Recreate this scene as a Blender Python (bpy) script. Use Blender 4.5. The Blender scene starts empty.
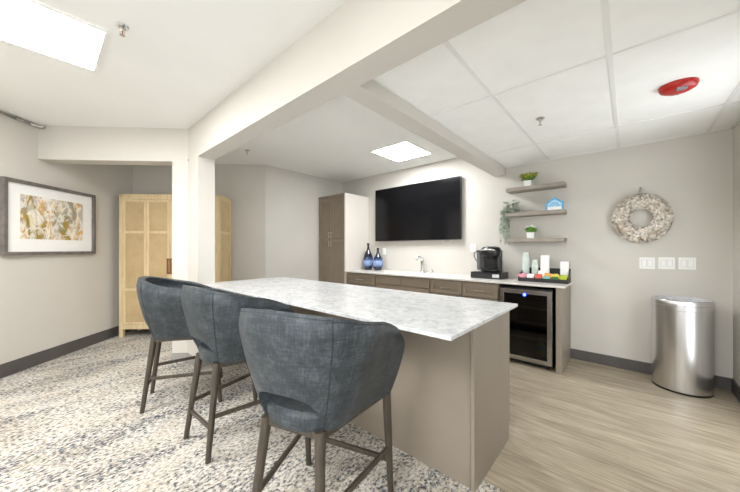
import bpy, bmesh, math, random
from math import sin, cos, pi, radians
from mathutils import Vector, Matrix
random.seed(7)
sc = bpy.context.scene
COL = sc.collection

# ---------------------------------------------------------------- materials
def new_mat(name):
    m = bpy.data.materials.new(name); m.use_nodes = True
    nt = m.node_tree; nt.nodes.clear()
    out = nt.nodes.new('ShaderNodeOutputMaterial'); b = nt.nodes.new('ShaderNodeBsdfPrincipled')
    nt.links.new(b.outputs[0], out.inputs[0])
    return m, nt, b, out

def s2l(c):
    return tuple((x/12.92 if x <= .04045 else ((x+.055)/1.055)**2.4) for x in [v/255 for v in c]) + (1,)

def coords(nt, scale=(1,1,1), kind='Object', rot=(0,0,0)):
    tc = nt.nodes.new('ShaderNodeTexCoord'); mp = nt.nodes.new('ShaderNodeMapping')
    mp.inputs['Scale'].default_value = scale; mp.inputs['Rotation'].default_value = rot
    nt.links.new(tc.outputs[kind], mp.inputs[0]); return mp.outputs[0]

def noise(nt, vec, scale, detail=4, rough=.55, dist=0):
    n = nt.nodes.new('ShaderNodeTexNoise'); n.inputs['Scale'].default_value = scale
    n.inputs['Detail'].default_value = detail; n.inputs['Roughness'].default_value = rough
    n.inputs['Distortion'].default_value = dist
    nt.links.new(vec, n.inputs['Vector']); return n.outputs['Fac']

def ramp(nt, fac, stops, interp='LINEAR'):
    r = nt.nodes.new('ShaderNodeValToRGB'); r.color_ramp.interpolation = interp
    e = r.color_ramp.elements
    while len(e) < len(stops): e.new(.5)
    for i, (p, c) in enumerate(stops):
        e[i].position = p; e[i].color = s2l(c) if len(c) == 3 else c
    nt.links.new(fac, r.inputs[0]); return r.outputs[0]

def mix(nt, fac, a, b, mode='MIX'):
    n = nt.nodes.new('ShaderNodeMix'); n.data_type = 'RGBA'; n.blend_type = mode
    if isinstance(fac, (int, float)): n.inputs[0].default_value = fac
    else: nt.links.new(fac, n.inputs[0])
    for i, v in ((6, a), (7, b)):
        if isinstance(v, tuple): n.inputs[i].default_value = v if len(v) == 4 else s2l(v)
        else: nt.links.new(v, n.inputs[i])
    return n.outputs[2]

def math_n(nt, op, a, b=None):
    n = nt.nodes.new('ShaderNodeMath'); n.operation = op
    for i, v in enumerate((a, b)):
        if v is None: continue
        if isinstance(v, (int, float)): n.inputs[i].default_value = v
        else: nt.links.new(v, n.inputs[i])
    return n.outputs[0]

def bump(nt, b, h, strength=.2, dist=.01):
    n = nt.nodes.new('ShaderNodeBump'); n.inputs['Strength'].default_value = strength
    n.inputs['Distance'].default_value = dist
    nt.links.new(h, n.inputs['Height']); nt.links.new(n.outputs[0], b.inputs['Normal'])

def plain(name, c, rough=.5, metal=0, var=.04, vs=8, bs=0, bscale=80, spec=.5, coat=0):
    m, nt, b, _ = new_mat(name)
    v = coords(nt); f = noise(nt, v, vs, 3)
    lo = tuple(max(0, x*(1-var)) for x in c); hi = tuple(min(255, x*(1+var)) for x in c)
    nt.links.new(ramp(nt, f, [(.3, lo), (.7, hi)]), b.inputs['Base Color'])
    b.inputs['Roughness'].default_value = rough; b.inputs['Metallic'].default_value = metal
    b.inputs['Specular IOR Level'].default_value = spec; b.inputs['Coat Weight'].default_value = coat
    if bs: bump(nt, b, noise(nt, v, bscale, 4), bs, .004)
    return m

def emit(name, c, s):
    m, nt, b, out = new_mat(name)
    b.inputs['Base Color'].default_value = s2l(c)
    b.inputs['Emission Color'].default_value = s2l(c); b.inputs['Emission Strength'].default_value = s
    return m

M = {}
M['wall'] = plain('wall_paint', (205,201,193), .75, var=.008, vs=2, bs=.12, bscale=140, spec=.25)
M['ceil'] = plain('ceiling_paint', (240,240,237), .85, var=.006, vs=2, bs=.15, bscale=120, spec=.2)
M['tile'] = plain('ceiling_tile', (244,244,241), .9, var=.01, vs=5, bs=.15, bscale=200, spec=.1)
M['tbar'] = plain('ceiling_grid', (232,232,229), .5, var=.01)
M['base'] = plain('baseboard_rubber', (84,81,79), .5, var=.05, vs=6)
M['base_light'] = plain('baseboard_rubber_column', (150,147,143), .5, var=.04, vs=6)
M['cab'] = plain('taupe_cabinet_paint', (136,123,107), .45, var=.035, vs=5, spec=.4)
M['island'] = plain('greige_island_panel', (141,131,118), .42, var=.02, vs=3, spec=.4)
M['pside'] = plain('pantry_side_panel', (212,205,196), .5, var=.01, vs=3)
M['dark'] = plain('dark_recess', (22,21,20), .7)
M['chrome'] = plain('chrome', (215,215,215), .16, 1, var=.02)
M['nickel'] = plain('brushed_nickel', (190,186,178), .32, 1, var=.03)
M['black'] = plain('black_plastic', (20,20,21), .28, var=.1, vs=10)
M['blackm'] = plain('black_matte_mesh', (34,32,33), .55, var=.12, vs=40)
M['white'] = plain('white_plastic', (238,238,235), .4, var=.005)
M['ceramic'] = plain('white_ceramic', (240,240,238), .25, var=.005)
M['red'] = plain('red_plastic', (176,30,22), .3, var=.06, vs=20)
M['lens'] = plain('strobe_lens', (150,142,150), .12, 0, var=.1, vs=60)
M['pipe'] = plain('grey_pipe', (160,157,152), .5, .2, var=.06)
M['frame'] = plain('grey_wood_frame', (106,100,96), .5, var=.14, vs=14)
M['rshade'] = plain('rocker_shadow_frame', (196,195,191), .5, var=.01)
M['mat'] = plain('white_mat_board', (240,240,238), .8, var=.004)
M['liner'] = plain('clear_bin_liner', (205,205,208), .3, var=.08, vs=30)
M['leather'] = plain('leather_strap', (128,74,40), .6)
M['grey_shelf'] = plain('shelf_wood', (150,141,130), .55, var=.06, vs=12)

def wood(name, a, b_, c, sc_=(2,30,30), rough=.5, scale=3):
    m, nt, b, _ = new_mat(name)
    v = coords(nt, sc_); f = noise(nt, v, scale, 6, .6, .6)
    nt.links.new(ramp(nt, f, [(.3, a), (.5, b_), (.72, c)]), b.inputs['Base Color'])
    b.inputs['Roughness'].default_value = rough
    bump(nt, b, f, .08, .003)
    return m
M['oak'] = wood('light_oak', (200,176,132), (216,194,152), (226,208,170), (14,14,1.2), .5)
M['legwood'] = wood('grey_brown_stained_wood', (52,46,38), (68,60,50), (84,74,62), (20,20,2), .45)

# woven cane: fine two-way weave
m, nt, b, _ = new_mat('woven_cane'); v = coords(nt)
w1 = nt.nodes.new('ShaderNodeTexWave'); w1.inputs['Scale'].default_value = 36; w1.bands_direction = 'X'; nt.links.new(v, w1.inputs[0])
w2 = nt.nodes.new('ShaderNodeTexWave'); w2.inputs['Scale'].default_value = 36; w2.bands_direction = 'Z'; nt.links.new(v, w2.inputs[0])
h = math_n(nt, 'MULTIPLY', w1.outputs['Fac'], w2.outputs['Fac'])
big = noise(nt, v, 5, 3)
c1 = ramp(nt, h, [(0, (160,134,94)), (.5, (222,198,154))])
nt.links.new(mix(nt, .35, c1, ramp(nt, big, [(.3, (176,148,104)), (.7, (214,190,148))])), b.inputs['Base Color'])
b.inputs['Roughness'].default_value = .7; bump(nt, b, h, .3, .003); M['cane'] = m

# quartz worktops
def stone(name, light, mid, dark, lo, hi, scale):
    m, nt, b, _ = new_mat(name); v = coords(nt)
    f = noise(nt, v, scale, 8, .62, 1.4); g = noise(nt, v, scale*5, 5, .7, .5); k = noise(nt, v, scale*.35, 3, .5, .8)
    c = ramp(nt, f, [(lo, dark), ((lo+hi)/2, mid), (hi, light)])
    c = mix(nt, .35, c, ramp(nt, g, [(.35, dark), (.55, light)]))
    c = mix(nt, ramp(nt, k, [(.4, (0,0,0)), (.7, (120,120,120))]), c, light)
    nt.links.new(c, b.inputs['Base Color']); b.inputs['Roughness'].default_value = .22
    b.inputs['Specular IOR Level'].default_value = .4
    return m
M['granite'] = stone('grey_white_quartz', (222,223,223), (204,206,207), (170,173,177), .34, .60, 11)
M['quartz'] = stone('white_quartz', (226,223,217), (216,212,206), (198,193,186), .3, .6, 5)

# carpet
m, nt, b, _ = new_mat('mottled_carpet')
v = coords(nt); vs = coords(nt, (1, .45, 1))
fleck = noise(nt, coords(nt, (1.0, .6, 1)), 62, 2, .6, .3); fleck2 = noise(nt, coords(nt, (1, .7, 1)), 85, 2, .5)
patch = noise(nt, coords(nt, (2.6, .7, 1)), 1.7, 4, .6, .6); patch2 = noise(nt, coords(nt, (1, 1, 1)), 3.5, 3, .6)
mp = math_n(nt, 'ADD', math_n(nt, 'MULTIPLY', fleck, 1.0), math_n(nt, 'MULTIPLY', math_n(nt, 'SUBTRACT', patch, .5), .52))
c = ramp(nt, mp, [(.36, (68,75,85)), (.43, (118,121,125)), (.49, (178,174,166)), (.62, (208,203,194))])
mp2 = math_n(nt, 'ADD', fleck2, math_n(nt, 'MULTIPLY', math_n(nt, 'SUBTRACT', patch2, .5), .4))
c = mix(nt, ramp(nt, mp2, [(.51, (0,0,0)), (.58, (215,215,215))]), c, (170,158,138))
nt.links.new(c, b.inputs['Base Color']); b.inputs['Roughness'].default_value = .95
b.inputs['Specular IOR Level'].default_value = .05; bump(nt, b, fleck, .25, .006); M['carpet'] = m

# vinyl planks, boards run along X
m, nt, b, _ = new_mat('vinyl_plank')
v = coords(nt)
br = nt.nodes.new('ShaderNodeTexBrick'); nt.links.new(v, br.inputs['Vector'])
br.offset = .37; br.inputs['Scale'].default_value = 1; br.inputs['Brick Width'].default_value = 1.22; br.inputs['Row Height'].default_value = .18
br.inputs['Mortar Size'].default_value = .0016; br.inputs['Mortar Smooth'].default_value = .3
br.inputs['Color1'].default_value = (.42,.42,.42,1); br.inputs['Color2'].default_value = (.58,.58,.58,1); br.inputs['Mortar'].default_value = (.25,.25,.25,1)
g = noise(nt, coords(nt, (1.6, 26, 1)), 2.2, 7, .62, .8); g2 = noise(nt, coords(nt, (.8, 6, 1)), 2.0, 4, .5, .6)
s = math_n(nt, 'ADD', math_n(nt, 'MULTIPLY', g, .6), math_n(nt, 'MULTIPLY', g2, .3))
s = math_n(nt, 'ADD', s, math_n(nt, 'MULTIPLY', br.outputs['Color'], .13))
nt.links.new(ramp(nt, s, [(.34, (126,114,95)), (.47, (153,141,121)), (.58, (173,161,141)), (.7, (188,177,158))]), b.inputs['Base Color'])
b.inputs['Roughness'].default_value = .42; b.inputs['Specular IOR Level'].default_value = .35
bump(nt, b, g, .06, .002); M['vinyl'] = m

# stool upholstery
m, nt, b, _ = new_mat('slate_upholstery'); v = coords(nt)
f = noise(nt, v, 14, 6, .65); fx = noise(nt, coords(nt, (1, 1, .15)), 130, 2); fz = noise(nt, coords(nt, (.15, .15, 1)), 130, 2)
th = math_n(nt, 'ADD', math_n(nt, 'MULTIPLY', fx, .5), math_n(nt, 'MULTIPLY', fz, .5))
s = math_n(nt, 'ADD', math_n(nt, 'MULTIPLY', f, .4), math_n(nt, 'MULTIPLY', th, .6))
nt.links.new(ramp(nt, s, [(.36, (33,38,42)), (.5, (51,58,63)), (.64, (78,85,90))]), b.inputs['Base Color'])
b.inputs['Roughness'].default_value = .42; b.inputs['Specular IOR Level'].default_value = .45
bump(nt, b, th, .15, .002); M['fabric'] = m
M['seam'] = plain('seam_thread', (44,50,56), .7)

# brushed steel
def steel(name, sc_, c=(196,196,198)):
    m, nt, b, _ = new_mat(name); f = noise(nt, coords(nt, sc_), 40, 4, .6)
    nt.links.new(ramp(nt, f, [(.3, tuple(x-14 for x in c)), (.7, c)]), b.inputs['Base Color'])
    b.inputs['Metallic'].default_value = 1; b.inputs['Roughness'].default_value = .27
    b.inputs['Anisotropic'].default_value = .5; bump(nt, b, noise(nt, coords(nt, tuple(x if x < 1 else 1 for x in sc_)), 13, 2, .5), .35, .004); return m
M['steel'] = steel('brushed_steel', (1,1,.04), (222,222,223)); M['steelh'] = steel('brushed_steel_door', (.04,1,1), (180,178,174))

# vase glaze: dark blue glass with a pale milky band
m, nt, b, _ = new_mat('blue_banded_glass')
tc = nt.nodes.new('ShaderNodeTexCoord'); sp = nt.nodes.new('ShaderNodeSeparateXYZ'); nt.links.new(tc.outputs['Object'], sp.inputs[0])
f = noise(nt, coords(nt), 18, 4); z = math_n(nt, 'ADD', sp.outputs[2], math_n(nt, 'MULTIPLY', math_n(nt, 'SUBTRACT', f, .5), .05))
nt.links.new(ramp(nt, z, [(.0, (12,17,32)), (.06, (26,38,68)), (.10, (120,142,186)), (.155, (142,162,204)), (.195, (40,66,110)), (.24, (16,32,60)), (.32, (10,14,22))]), b.inputs['Base Color'])
b.inputs['Roughness'].default_value = .12; b.inputs['Coat Weight'].default_value = .5; M['vase'] = m

# screen
m, nt, b, _ = new_mat('tv_screen'); b.inputs['Base Color'].default_value = (.004,.004,.005,1)
b.inputs['Roughness'].default_value = .12; b.inputs['Specular IOR Level'].default_value = .3; M['screen'] = m
# tinted glass
m, nt, b, out = new_mat('tinted_glass'); nt.nodes.remove(b)
tr = nt.nodes.new('ShaderNodeBsdfTransparent'); tr.inputs[0].default_value = (.32,.32,.32,1)
gl = nt.nodes.new('ShaderNodeBsdfGlossy'); gl.inputs['Roughness'].default_value = .06; gl.inputs[0].default_value = (.5,.5,.5,1)
fr = nt.nodes.new('ShaderNodeFresnel'); fr.inputs[0].default_value = 1.7
ms = nt.nodes.new('ShaderNodeMixShader'); nt.links.new(fr.outputs[0], ms.inputs[0]); nt.links.new(tr.outputs[0], ms.inputs[1]); nt.links.new(gl.outputs[0], ms.inputs[2])
nt.links.new(ms.outputs[0], out.inputs[0]); M['glass'] = m
m, nt, b, _ = new_mat('smoky_clear_plastic'); b.inputs['Base Color'].default_value = (.25,.27,.28,1); b.inputs['Roughness'].default_value = .1
b.inputs['Transmission Weight'].default_value = .6; M['tank'] = m

# abstract watercolour print
m, nt, b, _ = new_mat('watercolour_print')
v = coords(nt, (1, 1, .36), rot=(0, radians(12), 0))
f = noise(nt, v, 5, 1, .5, .8); g = noise(nt, coords(nt, (1, 1, .4), rot=(0, radians(-16), 0)), 9, 2, .5, 1.0); k = noise(nt, coords(nt, (1, 1, .8)), 16, 4, .6, 1.0)
c = ramp(nt, f, [(.30, (196,170,96)), (.38, (222,198,140)), (.44, (238,234,226)), (.50, (214,168,88)), (.55, (232,226,214)), (.60, (176,138,52)), (.66, (140,134,80)), (.72, (226,212,180))])
c = mix(nt, ramp(nt, g, [(.50, (0,0,0)), (.57, (200,200,200))]), c, (160,156,148))
c = mix(nt, ramp(nt, g, [(.34, (190,190,190)), (.41, (0,0,0))]), c, (112,118,54))
c = mix(nt, ramp(nt, k, [(.50, (0,0,0)), (.56, (215,215,215))]), c, (240,237,230))
nt.links.new(c, b.inputs['Base Color']); b.inputs['Roughness'].default_value = .6; M['print'] = m

def leafmat(name, a, c, b2):
    m, nt, b, _ = new_mat(name)
    nt.links.new(ramp(nt, noise(nt, coords(nt), 40, 3), [(.35, a), (.5, c), (.66, b2)]), b.inputs['Base Color'])
    b.inputs['Roughness'].default_value = .5; return m
M['leaf'] = leafmat('green_leaf', (52,92,30), (88,140,50), (140,186,80))
M['leafb'] = leafmat('bright_green_leaf', (76,128,40), (118,172,66), (176,214,110))
M['leafy'] = leafmat('yellow_green_leaf', (70,100,24), (150,164,44), (214,206,84))
M['leafg'] = leafmat('sage_leaf', (104,122,102), (168,182,162), (216,222,208))
M['petal'] = leafmat('wreath_petals', (160,162,160), (228,216,200), (250,245,237))
M['twig'] = plain('wreath_twig', (196,182,160), .8)
M['soil'] = plain('soil', (60,48,38), .9)
M['cup'] = plain('mint_print_paper', (206,218,210), .6, var=.1, vs=60)
M['paper'] = plain('white_paper', (240,239,236), .7, var=.01)
for n, c in dict(pink=(232,150,168), sred=(222,92,72), orange=(238,168,84), teal=(128,196,174), lime=(176,186,50), yellow=(232,214,96), dgreen=(60,110,50), sblue=(96,164,206), pblue=(164,206,230), bottleblue=(70,110,160)).items():
    M[n] = plain('paper_' + n, c, .55, var=.08, vs=50)
M['lamp'] = emit('diffuser_glow', (253,252,252), 16)
M['lamp_bright'] = emit('diffuser_glow_bright', (249,251,254), 19.5)
M['led'] = emit('blue_led', (30,50,255), 18)

# ---------------------------------------------------------------- mesh helpers
def BM(): return bmesh.new()
def bx(bm, x0, x1, y0, y1, z0, z1, mtx=None):
    vs = [bm.verts.new((x, y, z)) for z in (z0, z1) for y in (y0, y1) for x in (x0, x1)]
    if mtx is not None:
        for v in vs: v.co = mtx @ v.co
    for f in ((0,2,3,1),(4,5,7,6),(0,1,5,4),(2,6,7,3),(0,4,6,2),(1,3,7,5)): bm.faces.new([vs[i] for i in f])
    return bm
def prism(bm, pts, z0, z1):
    a = [bm.verts.new((x, y, z0)) for x, y in pts]; b = [bm.verts.new((x, y, z1)) for x, y in pts]
    n = len(pts); bm.faces.new(a[::-1]); bm.faces.new(b)
    for i in range(n): bm.faces.new((a[i], a[(i+1) % n], b[(i+1) % n], b[i]))
    return bm
def lathe(bm, prof, n=32, c=(0,0,0), cap=True, sx=1, sy=1):
    rings = []
    for r, z in prof:
        rings.append([bm.verts.new((c[0]+r*sx*cos(2*pi*i/n), c[1]+r*sy*sin(2*pi*i/n), c[2]+z)) for i in range(n)])
    for a, b in zip(rings, rings[1:]):
        for i in range(n): bm.faces.new((a[i], a[(i+1) % n], b[(i+1) % n], b[i]))
    if cap:
        bm.faces.new(rings[0][::-1]); bm.faces.new(rings[-1])
    return bm
def tube(bm, pts, r, n=10, cap=True):
    pts = [Vector(p) for p in pts]; rs = r if isinstance(r, (list, tuple)) else [r]*len(pts)
    rings = []; up = None
    for i, p in enumerate(pts):
        t = (pts[min(i+1, len(pts)-1)] - pts[max(i-1, 0)]).normalized()
        if up is None: up = Vector((0,0,1)) if abs(t.z) < .9 else Vector((1,0,0))
        s = t.cross(up).normalized(); u = s.cross(t).normalized(); up = u
        rings.append([bm.verts.new(p + (s*cos(2*pi*k/n) + u*sin(2*pi*k/n))*rs[i]) for k in range(n)])
    for a, b in zip(rings, rings[1:]):
        for i in range(n): bm.faces.new((a[i], a[(i+1) % n], b[(i+1) % n], b[i]))
    if cap: bm.faces.new(rings[0][::-1]); bm.faces.new(rings[-1])
    return bm
def obj(name, bm, m, parent=None, bevel=0, smooth=False, seg=2):
    me = bpy.data.meshes.new(name); bmesh.ops.recalc_face_normals(bm, faces=bm.faces[:]); bm.to_mesh(me); bm.free()
    o = bpy.data.objects.new(name, me); COL.objects.link(o)
    me.materials.append(M[m] if isinstance(m, str) else m)
    if smooth:
        for p in me.polygons: p.use_smooth = True
        if smooth == 'auto':
            me.set_sharp_from_angle(angle=radians(38))
    if bevel:
        md = o.modifiers.new('bevel', 'BEVEL'); md.width = bevel; md.segments = seg; md.limit_method = 'ANGLE'; md.angle_limit = radians(40)
    if parent: o.parent = parent
    return o
def tag(o, label, cat, group=None, kind=None):
    o['label'] = label; o['category'] = cat
    if group: o['group'] = group
    if kind: o['kind'] = kind
    return o
def thing(name, label, cat, loc=(0,0,0), rz=0, group=None):
    o = bpy.data.objects.new(name, None); COL.objects.link(o); o.location = loc; o.rotation_euler = (0,0,rz); o.empty_display_size = .1
    return tag(o, label, cat, group)
def struct(name, bm, m, label=None, cat=None, parent=None, **k):
    o = obj(name, bm, m, parent, **k)
    o['kind'] = 'structure'
    if label: o['label'] = label; o['category'] = cat
    return o
def dup(root, label=None):
    r = root.copy(); COL.objects.link(r)
    if label: r['label'] = label
    for ch in list(root.children):
        c = ch.copy(); COL.objects.link(c); c.parent = r
        for g in list(ch.children):
            d = g.copy(); COL.objects.link(d); d.parent = c
    return r

# ---------------------------------------------------------------- room shell
XR, YB, YR = .717, 4.2, -2.7          # right wall, back wall, rear wall
ZC, ZT, ZB = 2.69, 2.41, 2.31         # ceiling, tile ceiling, beam underside
Q = 2**-.5
LW = -4.985                            # left wall: x + y = LW
RB = -6.96                            # recess back wall: x - y = RB
cornA = ((LW+RB)/2, (LW-RB)/2)        # left wall meets recess wall
cornB = (-4.49, 2.47)
cornC = (LW-YR, YR)
def wall_seg(name, a, b, label, t=.1, z1=2.8, m='wall'):
    a = Vector(a); b = Vector(b); d = (b-a).normalized(); n = Vector((-d.y, d.x))   # n points outward (left of travel)
    return struct(name, prism(BM(), [a, b, b+n*t, a+n*t], 0, z1), m, label, 'wall')
wall_seg('wall_back', (-4.49,YB), (XR,YB), 'light greige back wall carrying the television and shelves')
wall_seg('wall_side', cornB, (-4.49,YB), 'pale wall beside the tall pantry cabinet')
wall_seg('wall_recess', cornA, cornB, 'shaded wall behind the cane cabinet')
wall_seg('wall_left', cornC, cornA, 'pale angled wall carrying the framed artwork')
def fill_opening_wall(name, a, b, openings, label, t=.1):  # wall with openings added out of view to let in fill light
    a = Vector(a); b = Vector(b); L = (b-a).length; d = (b-a).normalized(); n = Vector((-d.y, d.x)); bm = BM()
    def seg(s0, s1, z0, z1): prism(bm, [a+d*s0, a+d*s1, a+d*s1+n*t, a+d*s0+n*t], z0, z1)
    p = 0
    for s0, s1, z0, z1 in openings:
        seg(p, s0, 0, 2.8); seg(s0, s1, 0, z0); seg(s0, s1, z1, 2.8); p = s1
    seg(p, L, 0, 2.8)
    return struct(name, bm, 'wall', label, 'wall')
fill_opening_wall('wall_right', (XR,YB), (XR,-.4), [(.8,1.7,.15,2.2)], 'pale wall right of the trash can')  # opening added in the unseen stretch to brighten the kitchen side
fill_opening_wall('wall_right_rear', (XR,-.4), (XR,YR), [(.1,2.1,.3,2.4)], 'pale unseen wall with an added fill-light opening beside the camera')  # opening added so world light fills the room
fill_opening_wall('wall_rear', (XR,YR), cornC, [(.1,1.9,.3,2.4)], 'pale unseen wall with an added fill-light opening behind the camera')  # opening added for soft fill from the camera side

FLY = 1.65
struct('floor_carpet', prism(BM(), [(cornC[0],YR), (XR,YR), (XR,FLY), (-3.6,FLY), (-3.6,YB), (-4.49,YB), cornB, cornA], -.05, 0), 'carpet', 'mottled grey, blue and cream carpet', 'floor')
struct('floor_vinyl', prism(BM(), [(-3.6,FLY), (XR,FLY), (XR,YB), (-3.6,YB)], -.05, 0), 'vinyl', 'beige wood-look plank floor', 'floor')
struct('ceiling', prism(BM(), [(cornC[0],YR), (XR,YR), (XR,1.31), (-1.25,1.31), (-1.25,YB), (-4.49,YB), cornB, cornA], ZC, ZC+.1), 'ceil', 'smooth white painted ceiling', 'ceiling')
ct = struct('ceiling_tiles', prism(BM(), [(-1.25,1.31), (XR,1.31), (XR,YB), (-1.25,YB)], ZT, ZT+.05), 'tile', 'white suspended tile ceiling', 'ceiling')
bm = BM()
for x in (-.735, -.08, .565): bx(bm, x-.013, x+.013, 1.31, YB, ZT-.004, ZT)
for y in (2.16, 3.47): bx(bm, -1.25, XR, y-.009, y+.009, ZT-.005, ZT)
bx(bm, -1.25, XR, YB-.02, YB, ZT-.006, ZT); bx(bm, XR-.02, XR, 1.31, YB, ZT-.006, ZT); bx(bm, -1.25, -1.235, 1.31, YB, ZT-.006, ZT)
struct('grid_strip', bm, 'tbar', parent=ct)
# beams and column (one painted mass each)
struct('trim_1', bx(BM(), -3.5, XR, 1.135, 1.31, ZB, ZC), 'wall', 'long pale beam crossing above the island', 'beam')
struct('trim_2', bx(BM(), -1.4, -1.25, 1.31, YB, ZB, ZC), 'wall', 'shorter beam running to the back wall', 'beam')
fx = -4.957                            # 45-degree face: x - y = fx
e0 = ((LW+fx)/2, (LW-fx)/2); e1 = ((LW+fx-.248)/2, (LW-fx+.248)/2)
colp = [(-3.5,1.135), (-3.822,1.135), (-3.945,1.012), (-4.069,1.136), (-3.895,1.31), (-3.5,1.31)]
struct('wall_column', prism(BM(), colp, 0, ZC), 'wall', 'pale square column at the left end of the island', 'column')
struct('wall_lintel', prism(BM(), [(-3.945,1.012), e0, e1, (-4.069,1.136)], ZB, ZC), 'wall', 'lintel over the cane cabinet recess', 'beam')

def baseboard(name, a, b, label, m='base', h=.115):
    a = Vector(a); b = Vector(b); d = (b-a).normalized(); n = Vector((d.y, -d.x))
    return struct(name, prism(BM(), [a, b, b+n*.012, a+n*.012], 0, h), m, label, 'baseboard')
baseboard('baseboard_back', (-.515,YB), (XR-.012,YB), 'dark grey baseboard under the wreath')
baseboard('baseboard_right', (XR,YB), (XR,YB-.65), 'dark grey baseboard beside the trash can')
baseboard('baseboard_left', cornC, cornA, 'dark grey baseboard under the framed artwork', h=.14)
baseboard('baseboard_recess', cornA, cornB, 'dark grey baseboard behind the cane cabinet')
bm = BM()
for a, b in (((-3.822,1.135),(-3.945,1.012)), ((-3.5,1.135),(-3.822,1.135)), ((-3.5,1.31),(-3.5,1.135)), ((-3.945,1.012),(-4.069,1.136))):
    a = Vector(a); b = Vector(b); d = (b-a).normalized(); n = Vector((-d.y, d.x))*1
    prism(bm, [a, b, b+n*.006, a+n*.006], 0, .1)
struct('baseboard_column', bm, 'base_light', 'light grey base strip around the column', 'baseboard')

# ---------------------------------------------------------------- ceiling lights
def light(x0, x1, y0, y1, z, label, lm='lamp'):
    t = thing('ceiling_light', label, 'ceiling light', ((x0+x1)/2, (y0+y1)/2, z), 0, 'flush ceiling light panels')
    hx, hy = (x1-x0)/2, (y1-y0)/2; w = .016
    bm = BM()
    bx(bm, -hx, hx, -hy, -hy+w, -.014, 0); bx(bm, -hx, hx, hy-w, hy, -.014, 0)
    bx(bm, -hx, -hx+w, -hy+w, hy-w, -.014, 0); bx(bm, hx-w, hx, -hy+w, hy-w, -.014, 0)
    obj('light_frame', bm, 'white', t)
    obj('diffuser', bx(BM(), -hx+w, hx-w, -hy+w, hy-w, -.0135, -.002), lm, t)
    return t
light(-3.1, -2.48, -.93, .29, ZC, 'large rectangular light panel above the stools, cut by the photo corner')
light(-2.73, -2.12, 3.10, 3.75, ZC, 'square light panel in the ceiling in front of the television', 'lamp_bright')
light(-.75, -.13, -1.75, -.53, ZC, 'rectangular fill light panel added behind the camera')  # unseen panel added to brighten the front of the room

# ---------------------------------------------------------------- sprinklers, pipe, strobe
def sprinkler(loc, label, bulb='red'):
    t = thing('fire_sprinkler', label, 'sprinkler', loc, random.random()*3, 'pendent fire sprinklers')
    obj('escutcheon', lathe(BM(), [(.034,0), (.034,-.004), (.026,-.012), (.012,-.014)], 24), 'chrome', t, smooth='auto')
    bm = BM(); lathe(bm, [(.010,-.012), (.010,-.03), (.007,-.034)], 12)
    for s in (-1, 1): tube(bm, [(s*.008,0,-.03), (s*.014,0,-.042), (s*.004,0,-.058)], .0024, 6)
    obj('sprinkler_body', bm, 'nickel', t, smooth='auto')
    obj('glass_bulb', tube(BM(), [(0,0,-.033), (0,0,-.057)], .003, 8), bulb, t, smooth=True)
    obj('deflector', lathe(BM(), [(.004,-.056), (.015,-.058), (.015,-.060), (.004,-.061)], 20), 'nickel', t, smooth='auto')
    return t
sprinkler((-2.36,.34,ZC), 'pendent sprinkler with red bulb beside the large rectangular ceiling light')
sprinkler((-4.01,1.93,ZC), 'small sprinkler on the ceiling above the cane cabinet side, beyond the column', 'chrome')
sprinkler((-.56,2.81,ZT), 'chrome sprinkler hanging from the suspended tile ceiling', 'chrome')

t = thing('pipe_run', 'thin grey pipe along the top of the artwork wall ending in a fitting', 'pipe')
def lwp(s, off, z):  # point along left wall; s = distance from lintel corner towards the camera
    return (e0[0]+s*Q+off*Q, e0[1]-s*Q+off*Q, z)
obj('pipe', tube(BM(), [lwp(.06,.03,2.665), lwp(3.5,.03,2.665)], .012, 12), 'pipe', t, smooth=True)
obj('elbow', tube(BM(), [lwp(.11,.03,2.665), lwp(.04,.035,2.662), lwp(.035,.10,2.658)], .016, 12), 'nickel', t, smooth=True)
obj('coupling', tube(BM(), [lwp(.19,.03,2.665), lwp(.25,.03,2.665)], .018, 12), 'nickel', t, smooth='auto')

t = thing('alarm_strobe', 'round red fire alarm strobe on the tile ceiling', 'fire alarm', (.252,2.86,ZT), radians(14))
obj('strobe_housing', lathe(BM(), [(.098,0), (.098,-.012), (.090,-.030), (.066,-.044), (.03,-.050)], 40, sx=1, sy=.92), 'red', t, smooth='auto')
obj('strobe_lens', bx(BM(), -.026, .026, -.066, -.030, -.055, -.036), 'lens', t, bevel=.006)
obj('sound_slot', bx(BM(), -.02, .02, .045, .053, -.0465, -.040), 'dark', t)
t = obj('wall_sensor', lathe(BM(), [(.011,0), (.011,.008), (.005,.014)], 16), 'pipe'); t.location = (-3.788,1.135,2.322); t.rotation_euler = (pi/2,0,0)
tag(t, 'tiny round grey sensor on the column under the beam', 'sensor')

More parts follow.
